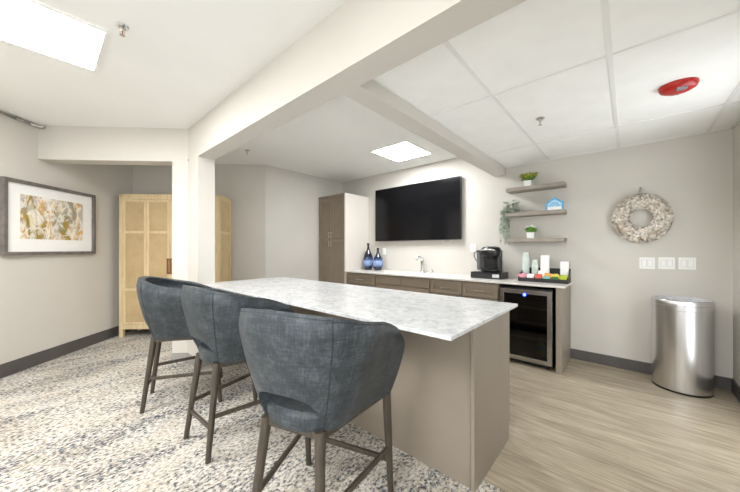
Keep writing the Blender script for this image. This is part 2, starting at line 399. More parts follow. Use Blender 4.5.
# ---------------------------------------------------------------- cabinetry
def handle(parent, x, y, z, w=.11, vert=False, m='nickel'):
    bm = BM()
    if vert:
        bx(bm, x-.005, x+.005, y-.032, y-.022, z-w/2, z+w/2)
        for s in (-1, 1): bx(bm, x-.004, x+.004, y-.024, y, z+s*(w/2-.012)-.004, z+s*(w/2-.012)+.004)
    else:
        bx(bm, x-w/2, x+w/2, y-.032, y-.022, z-.005, z+.005)
        for s in (-1, 1): bx(bm, x+s*(w/2-.012)-.004, x+s*(w/2-.012)+.004, y-.024, y, z-.004, z+.004)
    return obj('handle', bm, m, parent, bevel=.002)
def shaker(name, parent, x0, x1, z0, z1, y, m='cab', rail=.055, t=.02, flat=False):
    """front facing -y whose outer face lies at y"""
    bm = BM(); g = .004
    x0 += g; x1 -= g; z0 += g; z1 -= g
    if flat: bx(bm, x0, x1, y, y+t, z0, z1)
    else:
        bx(bm, x0, x0+rail, y, y+t, z0, z1); bx(bm, x1-rail, x1, y, y+t, z0, z1)
        bx(bm, x0+rail, x1-rail, y, y+t, z0, z0+rail); bx(bm, x0+rail, x1-rail, y, y+t, z1-rail, z1)
        bx(bm, x0+rail, x1-rail, y+.016, y+t, z0+rail, z1-rail)
    return obj(name, bm, m, parent, bevel=.0015)
FY = 3.59
def base_unit(x0, x1, label):
    t = thing('base_cabinet', label, 'cabinet', (0,0,0), 0, 'base cabinets under the long worktop')
    bm = BM(); bx(bm, x0, x1, FY+.022, YB-.004, .1, .893); bx(bm, x0, x1, FY+.08, YB-.004, 0, .1)
    obj('body', bm, 'cab', t); return t
t = base_unit(-3.745, -3.062, 'taupe base cabinet with one wide drawer beside the tall pantry')
d = shaker('drawer', t, -3.735, -3.072, .70, .866, FY, rail=.042); handle(d, -3.40, FY, .787, .16)
for a, b in ((-3.735,-3.403), (-3.403,-3.072)): shaker('door', t, a, b, .115, .695, FY)
t = base_unit(-3.06, -2.06, 'taupe sink base cabinet with two plain false fronts under the faucet')
for a, b in ((-3.05,-2.56), (-2.56,-2.07)):
    shaker('false_front', t, a, b, .745, .866, FY, flat=True); shaker('door', t, a, b, .115, .737, FY)
t = base_unit(-2.058, -1.60, 'taupe drawer base cabinet between sink cabinet and the one by the cooler')
for z0, z1 in ((.70,.866), (.41,.695), (.115,.405)):
    d = shaker('drawer', t, -2.052, -1.603, z0, z1, FY, rail=.042); handle(d, -1.83, FY, (z0+z1)/2, .13)
t = base_unit(-1.598, -1.15, 'taupe drawer base cabinet next to the beverage cooler')
for z0, z1 in ((.70,.866), (.41,.695), (.115,.405)):
    d = shaker('drawer', t, -1.595, -1.155, z0, z1, FY, rail=.042); handle(d, -1.37, FY, (z0+z1)/2, .13)
tag(obj('end_panel', bx(BM(), -.570, -.516, FY-.004, YB-.002, 0, .893), 'island', bevel=.002), 'taupe end panel right of the beverage cooler', 'panel')
w = obj('worktop', bx(BM(), -3.745, -.485, 3.565, YB-.001, .894, .916), 'quartz', bevel=.003); tag(w, 'long white quartz worktop along the back wall', 'worktop')

# tall pantry
t = thing('pantry_cabinet', 'tall taupe pantry cabinet with four shaker doors and cream side', 'cabinet')
obj('body', bx(BM(), -4.487, -3.768, FY, YB-.002, .1, 2.29), 'cab', t)
obj('toe_kick', bx(BM(), -4.48, -3.77, FY+.06, YB-.01, 0, .1), 'dark', t)
o = obj('side_panel', bx(BM(), -3.767, -3.748, FY-.018, YB-.002, 0, 2.295), 'pside', t, bevel=.001); o['label'] = 'cream side panel facing the worktop'
obj('crown', bx(BM(), -4.487, -3.768, FY-.02, FY, 2.255, 2.295), 'cab', t)
mx = -4.127
for z0, z1, hz in ((1.492,2.25,1.56), (.115,1.484,1.40)):
    for s, (a, b) in enumerate(((-4.48,mx), (mx,-3.772))):
        d = shaker('door', t, a, b, z0, z1, FY-.02, rail=.058); handle(d, mx + (-.03 if s == 0 else .03), FY-.02, hz, .11, True)

# island
t = thing('island_cabinet', 'greige kitchen island base standing between stools and back counter', 'island', (0,0,0))
obj('body', bx(BM(), -3.44, -.635, 1.56, 2.125, .1, .894), 'island', t)
obj('plinth', bx(BM(), -3.42, -.64, 1.55, 2.05, 0, .1), 'dark', t)
obj('seating_side_panel', bx(BM(), -3.44, -.642, 1.545, 1.559, 0, .894), 'island', t)
bm = BM(); prism(bm, [(-.634,1.528), (-.612,1.528), (-.612,2.128), (-.634,2.128)], 0, .894)
obj('end_panel', bm, 'island', t, bevel=.0015)
obj('far_end_panel', bx(BM(), -3.46, -3.441, 1.53, 2.128, 0, .894), 'island', t)
xs = [-3.43 + i*(2.818/6) for i in range(7)]
for a, b in zip(xs, xs[1:]):
    bm = BM(); g = .002; y = 2.127
    a += g; b -= g
    bx(bm, a, a+.055, y, y+.02, .115, .875); bx(bm, b-.055, b, y, y+.02, .115, .875)
    bx(bm, a+.055, b-.055, y, y+.02, .115, .17); bx(bm, a+.055, b-.055, y, y+.02, .82, .875); bx(bm, a+.055, b-.055, y, y+.012, .17, .82)
    obj('door', bm, 'cab', t, bevel=.0015)
tag(obj('island_worktop', bx(BM(), -3.595, -.582, 1.195, 2.228, .895, .915), 'granite', bevel=.003), 'large mottled grey and white quartz worktop of the island', 'worktop')

# beverage cooler
t = thing('beverage_cooler', 'stainless framed glass-door beverage cooler under the worktop', 'fridge')
bm = BM(); x0, x1 = -1.125, -.600
bx(bm, x0, x0+.03, FY+.01, YB-.03, .03, .865); bx(bm, x1-.03, x1, FY+.01, YB-.03, .03, .865); bx(bm, x0+.03, x1-.03, FY+.01, YB-.03, .03, .10)
bx(bm, x0+.03, x1-.03, FY+.01, YB-.03, .83, .865); bx(bm, x0+.03, x1-.03, YB-.06, YB-.03, .1, .83)
obj('body', bm, 'black', t)
for x in (x0+.05, x1-.05):
    for y in (FY+.05, YB-.1): obj('foot', lathe(BM(), [(.018,0), (.018,.03)], 12, (x,y,0)), 'black', t)
bm = BM(); y0, y1 = FY-.03, FY+.008; zb, zt = .06, .845; r = .045
bx(bm, x0, x0+r, y0, y1, zb, zt); bx(bm, x1-r, x1, y0, y1, zb, zt); bx(bm, x0+r, x1-r, y0, y1, zb, zb+r); bx(bm, x0+r, x1-r, y0, y1, zt-r, zt)
dr = obj('door', bm, 'steelh', t, bevel=.002)
obj('glass_pane', bx(BM(), x0+r, x1-r, y0+.012, y0+.018, zb+r, zt-r), 'glass', dr)
obj('control_strip', bx(BM(), x0+r, x1-r, y0+.02, y0+.03, zt-r-.035, zt-r), 'black', dr)
obj('indicator_light', lathe(BM(), [(.015,0), (.015,.004)], 16, ((x0+x1)/2, 0, 0)), 'led', dr)
il = dr.children[-1]; il.rotation_euler = (pi/2,0,0); il.location = (0, y0-.0005, zt-.052)
for z in (.30,.47,.64):
    bm = BM(); xa, xb = x0+.035, x1-.035
    for k in range(15): tube(bm, [(xa+(xb-xa)*k/14, FY+.05, z), (xa+(xb-xa)*k/14, YB-.08, z)], .002, 5)
    bx(bm, xa, xb, FY+.045, FY+.05, z-.012, z+.012)
    obj('wire_shelf', bm, 'nickel', t)
b = thing('drink_bottle', 'single drink bottle with blue and yellow label inside the cooler', 'bottle', (-.735, FY+.12, .105))
obj('body', lathe(BM(), [(.034,0), (.036,.01), (.036,.13), (.014,.17), (.014,.185)], 20), 'lime', b, smooth='auto')
obj('paper_label', lathe(BM(), [(.0368,.07), (.0368,.125)], 20, cap=False), 'sblue', b, smooth=True)
obj('bottle_cap', lathe(BM(), [(.016,.185), (.016,.2)], 16), 'white', b, smooth='auto')

# ---------------------------------------------------------------- cane cabinet
W, D, H = 1.43, .42, 2.11
t = thing('cane_cabinet', 'tall light oak cabinet with woven cane doors standing in the recess', 'cabinet', (-5.592,.767,0), pi/4)
bm = BM()
for x in (0, W-.05):
    for y in (0, D-.05): bx(bm, x, x+.05, y, y+.05, 0, H)
bx(bm, 0, W, .0, D, H-.035, H); bx(bm, .05, W-.05, 0, .04, .12, .185); bx(bm, .05, W-.05, 0, .04, H-.075, H-.035)
bx(bm, .05, W-.05, D-.02, D-.005, .12, H-.035)
for x in (0, W-.05):
    for z0, z1 in ((.12,.185), (1.53,1.57), (H-.075,H-.035)): bx(bm, x+.004, x+.046, .05, D-.05, z0, z1)
obj('frame', bm, 'oak', t, bevel=.002)
obj('bottom_panel', bx(BM(), .05, W-.05, .04, D-.02, .14, .165), 'oak', t)
for x in (.012, W-.03):
    for z0, z1 in ((.185,1.53), (1.57,H-.075)): obj('cane_side_panel', bx(BM(), x, x+.018, .05, D-.05, z0, z1), 'cane', t)
n = 4; dw = (W-.1)/n
for i in range(n):
    a, b_ = .05+i*dw+.0015, .05+(i+1)*dw-.0015; f = .035
    bm = BM(); bx(bm, a, a+f, .004, .026, .188, 2.032); bx(bm, b_-f, b_, .004, .026, .188, 2.032)
    for z in (.188, .685, 1.53, 1.997): bx(bm, a+f, b_-f, .004, .026, z, z+.035)
    d = obj('door', bm, 'oak', t, bevel=.0015)
    for z0, z1 in ((.223,.685), (.72,1.53), (1.565,1.997)): obj('cane_panel', bx(BM(), a+f, b_-f, .011, .018, z0, z1), 'cane', d)
    if i in (1, 2):
        x = b_-.018 if i == 1 else a+.018
        bm = BM(); bx(bm, x-.011, x+.011, -.022, -.016, .93, 1.16); bx(bm, x-.011, x+.011, -.018, .004, .935, .95); bx(bm, x-.011, x+.011, -.018, .004, 1.14, 1.155)
        hh = obj('handle', bm, 'leather', d, bevel=.002); hh['label'] = 'brown leather pull strap'

# ---------------------------------------------------------------- framed artwork
a = Vector((-4.745,-.225)); W = 1.05
t = thing('framed_artwork', 'grey framed abstract watercolour of gold and green leaf shapes on the left wall', 'picture', (-4.716,-.269,1.235), radians(135))
# local x to the right, y into the wall
H = .795; fw = .035; bm = BM(); y0, y1 = -.045, -.001
bx(bm, 0, fw, y0, y1, 0, H); bx(bm, W-fw, W, y0, y1, 0, H); bx(bm, fw, W-fw, y0, y1, 0, fw); bx(bm, fw, W-fw, y0, y1, H-fw, H)
obj('frame', bm, 'frame', t, bevel=.002)
obj('mat_board', bx(BM(), fw, W-fw, -.018, -.004, fw, H-fw), 'mat', t)
obj('print', bx(BM(), .165, .885, -.0195, -.0175, .175, .65), 'print', t)

# ---------------------------------------------------------------- television
t = thing('television', 'large black flat screen television mounted above the worktop', 'television', (-2.692,YB,1.447))
obj('housing', bx(BM(), -.826, .826, -.058, -.02, 0, .935), 'black', t, bevel=.003)
obj('bezel', bx(BM(), -.832, .832, -.068, -.055, -.005, .940), 'black', t, bevel=.002)
obj('screen', bx(BM(), -.824, .824, -.0695, -.067, .006, .932), 'screen', t)
obj('wall_bracket', bx(BM(), -.25, .25, -.022, -.001, .25, .70), 'blackm', t)
tag(obj('power_cable', tube(BM(), [(-2.16,YB-.012,1.46), (-2.18,YB-.02,1.42), (-2.16,YB-.02,1.395), (-2.10,YB-.02,1.392), (-2.05,YB-.02,1.41), (-2.01,YB-.012,1.45)], .004, 8), 'white', smooth=True), 'short loop of white cable hanging below the television', 'cable')

# wall plates
def plate(x, z, label, kind, w=.075, h=.118, name='switch_plate', cat='light switch', group=None):
    t = thing(name, label, cat, (x,YB,z), 0, group)
    obj('cover_plate', bx(BM(), -w/2, w/2, -.006, 0, -h/2, h/2), 'white', t, bevel=.002)
    if kind == 'outlet':
        for s in (-1, 1):
            o = obj('socket', bx(BM(), -.017, .017, -.009, -.005, s*.026-.015, s*.026+.015), 'white', t, bevel=.003)
            bm = BM(); [bx(bm, k*.007-.0012, k*.007+.0012, -.0095, -.0085, s*.026-.004, s*.026+.005) for k in (-1, 1)]
            obj('slot', bm, 'dark', o)
    else:
        for k in range(kind):
            x0 = (k-(kind-1)/2)*.046
            obj('rocker_gap_shade', bx(BM(), x0-.020, x0+.020, -.0068, -.005, -.036, .036), 'rshade', t)  # grey sheet painted as the shaded gap around the rocker
            obj('rocker', bx(BM(), x0-.017, x0+.017, -.011, -.005, -.033, .033), 'white', t, bevel=.002)
    return t
g = 'switch plates under the wreath'
plate(.146, 1.153, 'white double switch plate nearest the shelves, of three under the wreath', 2, .118, .118, group=g)
plate(.289, 1.156, 'white double switch plate between the other two under the wreath', 2, .118, .118, group=g)
plate(.431, 1.158, 'white double switch plate nearest the right wall, above the trash can', 2, .118, .118, group=g)
plate(-3.365, 1.255, 'white outlet on the wall just right of the blue vases', 'outlet', name='wall_outlet', cat='outlet')
plate(-1.70, 1.315, 'white outlet on the wall behind the coffee maker', 'outlet', name='wall_outlet', cat='outlet')
t = obj('sensor_box', bx(BM(), -2.78, -2.585, YB-.03, YB-.001, 2.40, 2.50), 'white', bevel=.006); tag(t, 'small white box on the wall just above the television', 'wall box')

# ---------------------------------------------------------------- worktop objects
def vase(x, y, h, r, label):
    t = obj('vase', lathe(BM(), [(r*.62,0), (r*.72,.008), (r*.95,h*.16), (r,h*.30), (r*.97,h*.42), (r*.78,h*.58), (r*.42,h*.71), (r*.2,h*.80), (r*.19,h*.93), (r*.27,h*.975), (r*.30,h), (r*.18,h)], 36), 'vase', smooth=True)
    md = t.modifiers.new('s', 'SUBSURF'); md.levels = 1; md.render_levels = 1
    t.location = (x,y,.916); tag(t, label, 'vase', 'blue glass vases on the worktop')
vase(-3.60, 4.02, .49, .095, 'taller dark blue glass bottle vase with pale band, beside the pantry')
vase(-3.375, 4.03, .40, .092, 'shorter dark blue glass bottle vase with pale band, under the outlet')

t = thing('sink_faucet', 'chrome single-lever sink faucet on the white worktop below the television', 'faucet', (-2.49,4.09,.916))
obj('base', lathe(BM(), [(.036,0), (.036,.006), (.031,.012)], 24), 'chrome', t, smooth='auto')
obj('spout', tube(BM(), [(0,0,.01), (0,0,.19), (-.002,-.010,.225), (-.012,-.04,.25), (-.024,-.08,.25), (-.032,-.11,.225), (-.034,-.115,.20)], [.029,.028,.027,.025,.022,.022,.023], 16), 'chrome', t, smooth='auto')
obj('lever', tube(BM(), [(0,0,.22), (.004,.008,.25), (.012,-.03,.268)], [.016,.013,.006], 10), 'chrome', t, smooth=True)
t = thing('soap_dispenser', 'small low chrome dispenser beside the faucet', 'soap dispenser', (-2.31,4.10,.916))
obj('base', lathe(BM(), [(.022,0), (.022,.03), (.014,.036), (.008,.042)], 20), 'chrome', t, smooth='auto')
obj('nozzle', tube(BM(), [(0,0,.035), (0,0,.05), (-.012,-.02,.055), (-.022,-.05,.042)], .009, 10), 'chrome', t, smooth=True)

# coffee pod drawer + coffee maker
t = thing('pod_drawer', 'low black coffee pod drawer under the coffee maker', 'drawer box', (-1.385,3.96,.916))
bm = BM(); bx(bm, -.195, .195, -.14, .14, .0, .012); bx(bm, -.195, .195, -.14, .14, .070, .082)
for x in (-.195, .183): bx(bm, x, x+.012, -.14, .14, .012, .07)
bx(bm, -.183, .183, .128, .14, .012, .07)
obj('body', bm, 'black', t, bevel=.002)
d = obj('drawer', bx(BM(), -.18, .18, -.146, .12, .014, .068), 'blackm', t, bevel=.003)
o = obj('label_plate', bx(BM(), .09, .172, -.149, -.145, .02, .062), 'liner', d); o['label'] = 'silvery panel at the right end'
t = thing('coffee_maker', 'black single-serve coffee maker standing on the pod drawer', 'coffee maker', (-1.37,3.975,.998))
bm = BM(); prism(bm, [(-.10,.02), (.10,.02), (.115,.12), (-.115,.12)], 0, .29)
obj('column', bm, 'black', t, bevel=.015, seg=3)
obj('base', lathe(BM(), [(.118,0), (.122,.01), (.122,.035), (.11,.045)], 32, (0,-.005,0), sy=.98), 'black', t, smooth='auto')
obj('drip_tray', lathe(BM(), [(.075,.045), (.08,.05), (.08,.055), (.07,.057)], 28, (0,-.04,0)), 'blackm', t, smooth='auto')
obj('brew_head', lathe(BM(), [(.10,.20), (.118,.215), (.126,.25), (.124,.30), (.105,.325), (.06,.336)], 36, (0,0,0), sy=1.0), 'black', t, smooth='auto')
obj('pod_holder', lathe(BM(), [(.045,.165), (.052,.20)], 24, (0,-.05,0)), 'black', t, smooth='auto')
o = obj('lift_handle', tube(BM(), [(-.085,-.095,.285), (-.06,-.118,.292), (0,-.132,.296), (.06,-.118,.292), (.085,-.095,.285)], .014, 12), 'chrome', t, smooth=True); o['label'] = 'silver curved lift handle'
bm = BM(); prism(bm, [(-.175,-.04), (-.125,-.06), (-.118,.10), (-.165,.09)], .02, .27)
o = obj('water_tank', bm, 'tank', t, bevel=.01); o['label'] = 'clear smoky water tank'
obj('tank_lid', prism(BM(), [(-.178,-.045), (-.115,-.062), (-.112,.105), (-.168,.095)], .27, .285), 'black', t, bevel=.004)
obj('tank_handle', tube(BM(), [(-.17,-.02,.27), (-.21,-.03,.25), (-.215,-.03,.2), (-.185,-.02,.14), (-.165,-.01,.12)], .006, 8), 'black', t, smooth=True)

# organiser
OX, OY = -.745, 3.93
t = thing('condiment_organizer', 'black stepped organiser tray holding cups and packets', 'organizer', (OX,OY,.916))
bm = BM(); w = .248; th = .006
bx(bm, -w, w, -.12, .12, 0, th); bx(bm, -w, w, -.12, -.12+th, th, .045); bx(bm, -w, w, -.005, .001, th, .085); bx(bm, -w, w, .114, .12, th, .155)
for x in (-w, w-th):
    v = [(x,-.114,.006), (x,.114,.006), (x,.114,.155), (x,.0,.10), (x,-.114,.05)]
    a = [bm.verts.new(p) for p in v]; b_ = [bm.verts.new((p[0]+th,p[1],p[2])) for p in v]
    bm.faces.new(a); bm.faces.new(b_[::-1])
    for i in range(5): bm.faces.new((a[i], a[(i+1)%5], b_[(i+1)%5], b_[i]))
obj('tray', bm, 'blackm', t)
for i in range(1, 6):
    x = -w + i*2*w/6; obj('divider', bx(BM(), x-.002, x+.002, -.114, -.005, th, .05), 'blackm', t)
for i in range(1, 4):
    x = -w + i*2*w/4; obj('divider', bx(BM(), x-.002, x+.002, .001, .114, th, .09), 'blackm', t)

def cup_stack(x, y, n, r, step, zb, labels, m='cup', hcup=.10):
    bm = BM(); lathe(bm, [(r*1.0,0), (r*1.03,.002), (r*1.03,.006), (r*.97,.008), (r*.74,hcup), (r*.70,hcup), (r*.9,.01), (r*.94,.0)], 24, cap=False)
    # inverted cup: wide rim at the bottom, base at the top
    v = [bm.verts.new((r*.72*cos(2*pi*i/24), r*.72*sin(2*pi*i/24), hcup-.004)) for i in range(24)]; bm.faces.new(v)
    first = obj('paper_cup', bm, m, smooth='auto')
    for k in range(n):
        o = first if k == 0 else first.copy()
        if k: COL.objects.link(o)
        o.location = (x, y, zb + k*step)
        tag(o, labels[1] if k == n-1 else labels[0], 'cup', labels[2])
cup_stack(OX-.205, OY+.058, 11, .040, .0235, .922, ('white and mint paper cup nested in the taller cup stack', 'topmost upturned paper cup of the taller stack in the organiser', 'paper cups in the taller stack'))
cup_stack(OX-.105, OY+.058, 8, .036, .0225, .922, ('white and mint paper cup nested in the shorter cup stack', 'topmost upturned paper cup of the shorter stack in the organiser', 'paper cups in the shorter stack'), hcup=.09)
def sheets(x, y, z, w, d, h, n, rx, rz, name, label, group, m='paper'):
    me = None
    for k in range(n):
        if k == 0:
            o = obj(name, bx(BM(), -w/2, w/2, 0, d/n*.9, 0, h), m, bevel=.0015); first = o
        else:
            o = first.copy(); COL.objects.link(o)
        o.location = (x, y + k*d/n/cos(rx), z); o.rotation_euler = (rx,0,rz); tag(o, label, 'napkin', group)
sheets(OX+.0, OY+.035, .924, .088, .05, .30, 6, radians(-4), 0, 'paper_napkin', 'tall folded white paper napkin standing upright in the organiser', 'upright white napkins')
sheets(OX+.195, OY+.045, .930, .078, .045, .225, 5, radians(-6), radians(4), 'paper_sleeve', 'white paper sleeve standing at the right end of the organiser', 'white sleeves at the organiser end')
def packets(ix, m, n, label, group, h=.070, z0=.925, y=-.098, wx=.068, lift=0):
    x = OX - .248 + (ix+.5)*.496/6
    for k in range(n):
        if k == 0:
            bm = BM(); bx(bm, -wx/2, wx/2, -.002, .002, 0, h); first = o = obj('packet', bm, m, bevel=.0015)
        else:
            o = first.copy(); COL.objects.link(o)
        o.location = (x + random.uniform(-.003,.003), OY + y + k*.0135, z0 + lift + random.uniform(0,.016)); o.rotation_euler = (radians(-8+random.uniform(-2,2)), radians(random.uniform(-11,11)), radians(random.uniform(-4,4)))
        tag(o, label, 'packet', group)
packets(0, 'pink', 6, 'pink sweetener packet standing in the leftmost organiser slot', 'pink packets')
packets(1, 'paper', 6, 'white sugar packet standing between the pink and red packets', 'white packets')
packets(2, 'sred', 6, 'red tea packet standing in front of the napkins', 'red packets')
packets(3, 'teal', 3, 'teal tea packet standing between red and dark green packets', 'teal packets', h=.055)
packets(3, 'orange', 2, 'orange tea packet standing taller behind the teal ones', 'orange packets', h=.085, y=-.045)
packets(4, 'dgreen', 3, 'dark green tea packet beside the teal ones', 'dark green packets', h=.05)
packets(4, 'yellow', 2, 'yellow-orange packet standing behind the dark green ones', 'yellow packets', h=.085, y=-.045)
packets(5, 'lime', 6, 'yellow-green packet in the rightmost organiser slot', 'yellow-green packets')
# loose pile of white packets leaning in front of napkins
for k in range(3):
    o = obj('packet', bx(BM(), -.03, .03, -.002, .002, 0, .085), 'paper', bevel=.001); o.location = (OX-.03+k*.012, OY-.010-k*.012, .965); o.rotation_euler = (radians(-24),0,radians(6-4*k))
    tag(o, 'white packet leaning back against the tall napkins', 'packet', 'white packets leaning on the napkins')

# ---------------------------------------------------------------- floating shelves and their things
def shelf(z, label):
    o = obj('floating_shelf', bx(BM(), -1.19, -.552, 4.0, YB-.001, z-.045, z), 'grey_shelf', bevel=.003); tag(o, label, 'shelf', 'floating shelves above the coffee counter')
ZS = (2.082, 1.762, 1.432)
shelf(ZS[0], 'topmost grey wood floating shelf with the yellow-green plant'); shelf(ZS[1], 'middle grey wood floating shelf holding the blue house ornament'); shelf(ZS[2], 'lowest grey wood floating shelf just above the cups')

def leaf(bm, p, d, l, w, curl=.3):
    d = Vector(d).normalized(); s = d.cross(Vector((0,0,1)))
    s = s.normalized() if s.length > 1e-3 else Vector((1,0,0)); n = s.cross(d)
    p = Vector(p); a = bm.verts.new(p); b = bm.verts.new(p + d*l*.45 + s*w/2 + n*l*curl*.2); c = bm.verts.new(p + d*l*.45 - s*w/2 + n*l*curl*.2); e = bm.verts.new(p + d*l - n*l*curl*.3); mid = bm.verts.new(p + d*l*.5 + n*l*curl*.05)
    bm.faces.new((a,b,mid)); bm.faces.new((b,e,mid)); bm.faces.new((e,c,mid)); bm.faces.new((c,a,mid))
def potted(x, y, z, m, label, spread, flowers=None):
    t = thing('potted_plant', label, 'plant', (x,y,z))
    bm = BM(); s = .042; zs = [(s*.86,0), (s*.86,.002), (s,.075), (s*.92,.075), (s*.88,.06)]
    rings = []
    for r, h in zs: rings.append([bm.verts.new((a*r, b*r, h)) for a, b in ((-1,-1),(1,-1),(1,1),(-1,1))])
    bm.faces.new(rings[0][::-1]); bm.faces.new(rings[-1])
    for p, q in zip(rings, rings[1:]):
        for i in range(4): bm.faces.new((p[i], p[(i+1)%4], q[(i+1)%4], q[i]))
    obj('pot', bm, 'ceramic', t, bevel=.003)
    bm = BM()
    for k in range(150):
        a = random.uniform(0, 2*pi); e = random.uniform(.0, 1.2); r = random.uniform(.02, spread*.65)
        p = (cos(a)*r*cos(e), sin(a)*r*cos(e), .075 + r*sin(e)*.9)
        leaf(bm, p, (cos(a)*cos(e), sin(a)*cos(e), .35+sin(e)), random.uniform(.035,.06), .022)
    obj('foliage', bm, m, t)
    if flowers:
        bm = BM()
        for k in range(16):
            a = random.uniform(0, 2*pi); r = random.uniform(.01, spread*.8)
            bmesh.ops.create_icosphere(bm, subdivisions=1, radius=.012, matrix=Matrix.Translation((cos(a)*r, sin(a)*r*.9, .125+.03*(1-r/spread)+random.uniform(0,.012))))
        obj('flower_heads', bm, flowers, t)
potted(-.945, 4.08, ZS[0], 'leaf', 'potted plant with yellow-tipped leaves on the top shelf', .095, None)
p = COL.objects[-1]
bm = BM()
for k in range(120):
    a = random.uniform(0, 2*pi); r = random.uniform(.05,.085); leaf(bm, (cos(a)*r, sin(a)*r, .10+random.uniform(0,.04)), (cos(a),sin(a),.8), .05, .020)
o = obj('yellow_tips', bm, 'leafy', p.parent); o['label'] = 'yellow-green outer leaves'
potted(-.915, 4.08, ZS[2], 'leafb', 'bushy bright green potted plant with white blossoms on the lowest shelf', .075, 'white')

t = thing('trailing_plant', 'sage green trailing plant spilling over the left end of the middle shelf', 'plant', (-1.135,4.085,ZS[1]))
obj('pot', lathe(BM(), [(.036,0), (.045,.06), (.040,.06), (.036,.05)], 24), 'leafg', t, smooth='auto')
bm = BM()
for k in range(260):
    a = random.uniform(0, 2*pi); e = random.uniform(-.9, 1.3); r = random.uniform(.03,.085)
    leaf(bm, (cos(a)*r-.01, sin(a)*r, .075+r*sin(e)), (cos(a), sin(a), .4*sin(e)+.1), .042, .026)
obj('foliage', bm, 'leafg', t)
for k in range(17):
    bm = BM(); a = random.uniform(.62*pi, 1.45*pi) ; L = random.uniform(.18,.42)
    r = random.uniform(.07,.15); x, y = cos(a)*r, max(-.13, sin(a)*r)
    if x > -.062 and y > -.09: x = -.066-random.random()*.03
    pts = [(x*.3,y*.3,.06), (x*.75,y*.75,.075), (x,y,.03)]
    for j in range(1, 9): pts.append((x+random.uniform(-.01,.01), y+random.uniform(-.008,.008), .03-L*j/8))
    tube(bm, pts, .0012, 5)
    for j in range(2, len(pts)):
        for q in range(4):
            b2 = random.uniform(0, 2*pi); leaf(bm, Vector(pts[j])+Vector((0,0,random.uniform(-.02,.02))), (cos(b2), sin(b2), -.4), .030, .021)
    obj('trailing_stem', bm, 'leafg', t)

t = thing('house_ornament', 'blue house-shaped ornament with white base standing on the middle shelf', 'ornament', (-.658,4.07,ZS[1]))
def house(bm, w, h, hr, y0, y1, z=0):
    v = [(-w,z), (w,z), (w,h), (0,hr), (-w,h)]
    a = [bm.verts.new((x,y0,z_)) for x, z_ in v]; b_ = [bm.verts.new((x,y1,z_)) for x, z_ in v]
    bm.faces.new(a); bm.faces.new(b_[::-1])
    for i in range(5): bm.faces.new((a[i], b_[i], b_[(i+1)%5], a[(i+1)%5]))
bm = BM(); house(bm, .09, .095, .155, -.015, .015); obj('house_body', bm, 'sblue', t, bevel=.002)
bm = BM(); house(bm, .070, .083, .128, -.018, -.0155, .01); obj('face_panel', bm, 'pblue', t)
bm = BM()
for r, w_ in ((.05,.009), (.03,.008)):
    n = 18
    for k in range(n):
        a0, a1 = pi*k/n, pi*(k+1)/n
        v = [bm.verts.new((cos(a)*rr, -.0192, .042+sin(a)*rr)) for a, rr in ((a0,r), (a1,r), (a1,r-w_), (a0,r-w_))]; bm.faces.new(v)
obj('arch_emblem', bm, 'sblue', t)
obj('white_band', bx(BM(), -.072, .072, -.020, -.0157, .006, .040), 'white', t)
obj('plinth', bx(BM(), -.095, .095, -.026, .02, -.0005, .006), 'white', t)
t = obj('small_dish', lathe(BM(), [(.018,0), (.03,.016), (.027,.016), (.016,.004)], 20), 'ceramic', smooth='auto'); t.location = (-1.02,4.06,ZS[1]+.0005); tag(t, 'tiny white dish beside the trailing plant on the middle shelf', 'dish')

# ---------------------------------------------------------------- wreath
t = thing('wreath', 'round wreath of cream and grey flowers hanging above the switches', 'wreath', (.098,YB,1.622))
bm = BM(); n = 48; pts = [(cos(2*pi*k/n)*.18, -.045, sin(2*pi*k/n)*.18) for k in range(n+1)]
tube(bm, pts, .046, 10, cap=False); obj('twig_ring', bm, 'twig', t, smooth=True)
bm = BM()
for k in range(620):
    a = random.uniform(0, 2*pi); b2 = random.uniform(-.35*pi, 1.15*pi); rr = .062
    c = Vector((cos(a)*(.174+cos(b2)*rr*1.12), -.045-max(sin(b2),-.2)*rr*.8, sin(a)*(.174+cos(b2)*rr*1.12)))
    nrm = Vector((cos(a)*cos(b2), -sin(b2), sin(a)*cos(b2))).normalized()
    s = nrm.cross(Vector((.3,.5,.8))).normalized(); u = s.cross(nrm); R = random.uniform(.014,.025)
    for q in range(5):
        an = 2*pi*q/5; d = s*cos(an)+u*sin(an); e_ = s*cos(an+.9)+u*sin(an+.9)
        v = [bm.verts.new(c), bm.verts.new(c+d*R+nrm*R*.3), bm.verts.new(c+(d+e_).normalized()*R*1.3+nrm*R*.6), bm.verts.new(c+e_*R+nrm*R*.3)]; bm.faces.new(v)
o = obj('petals', bm, 'petal', t)
t.scale = (.93,1,1)
obj('hanger', tube(BM(), [(0,-.008,.325), (0,-.022,.30), (0,-.025,.22)], .008, 8), 'nickel', t, smooth=True)

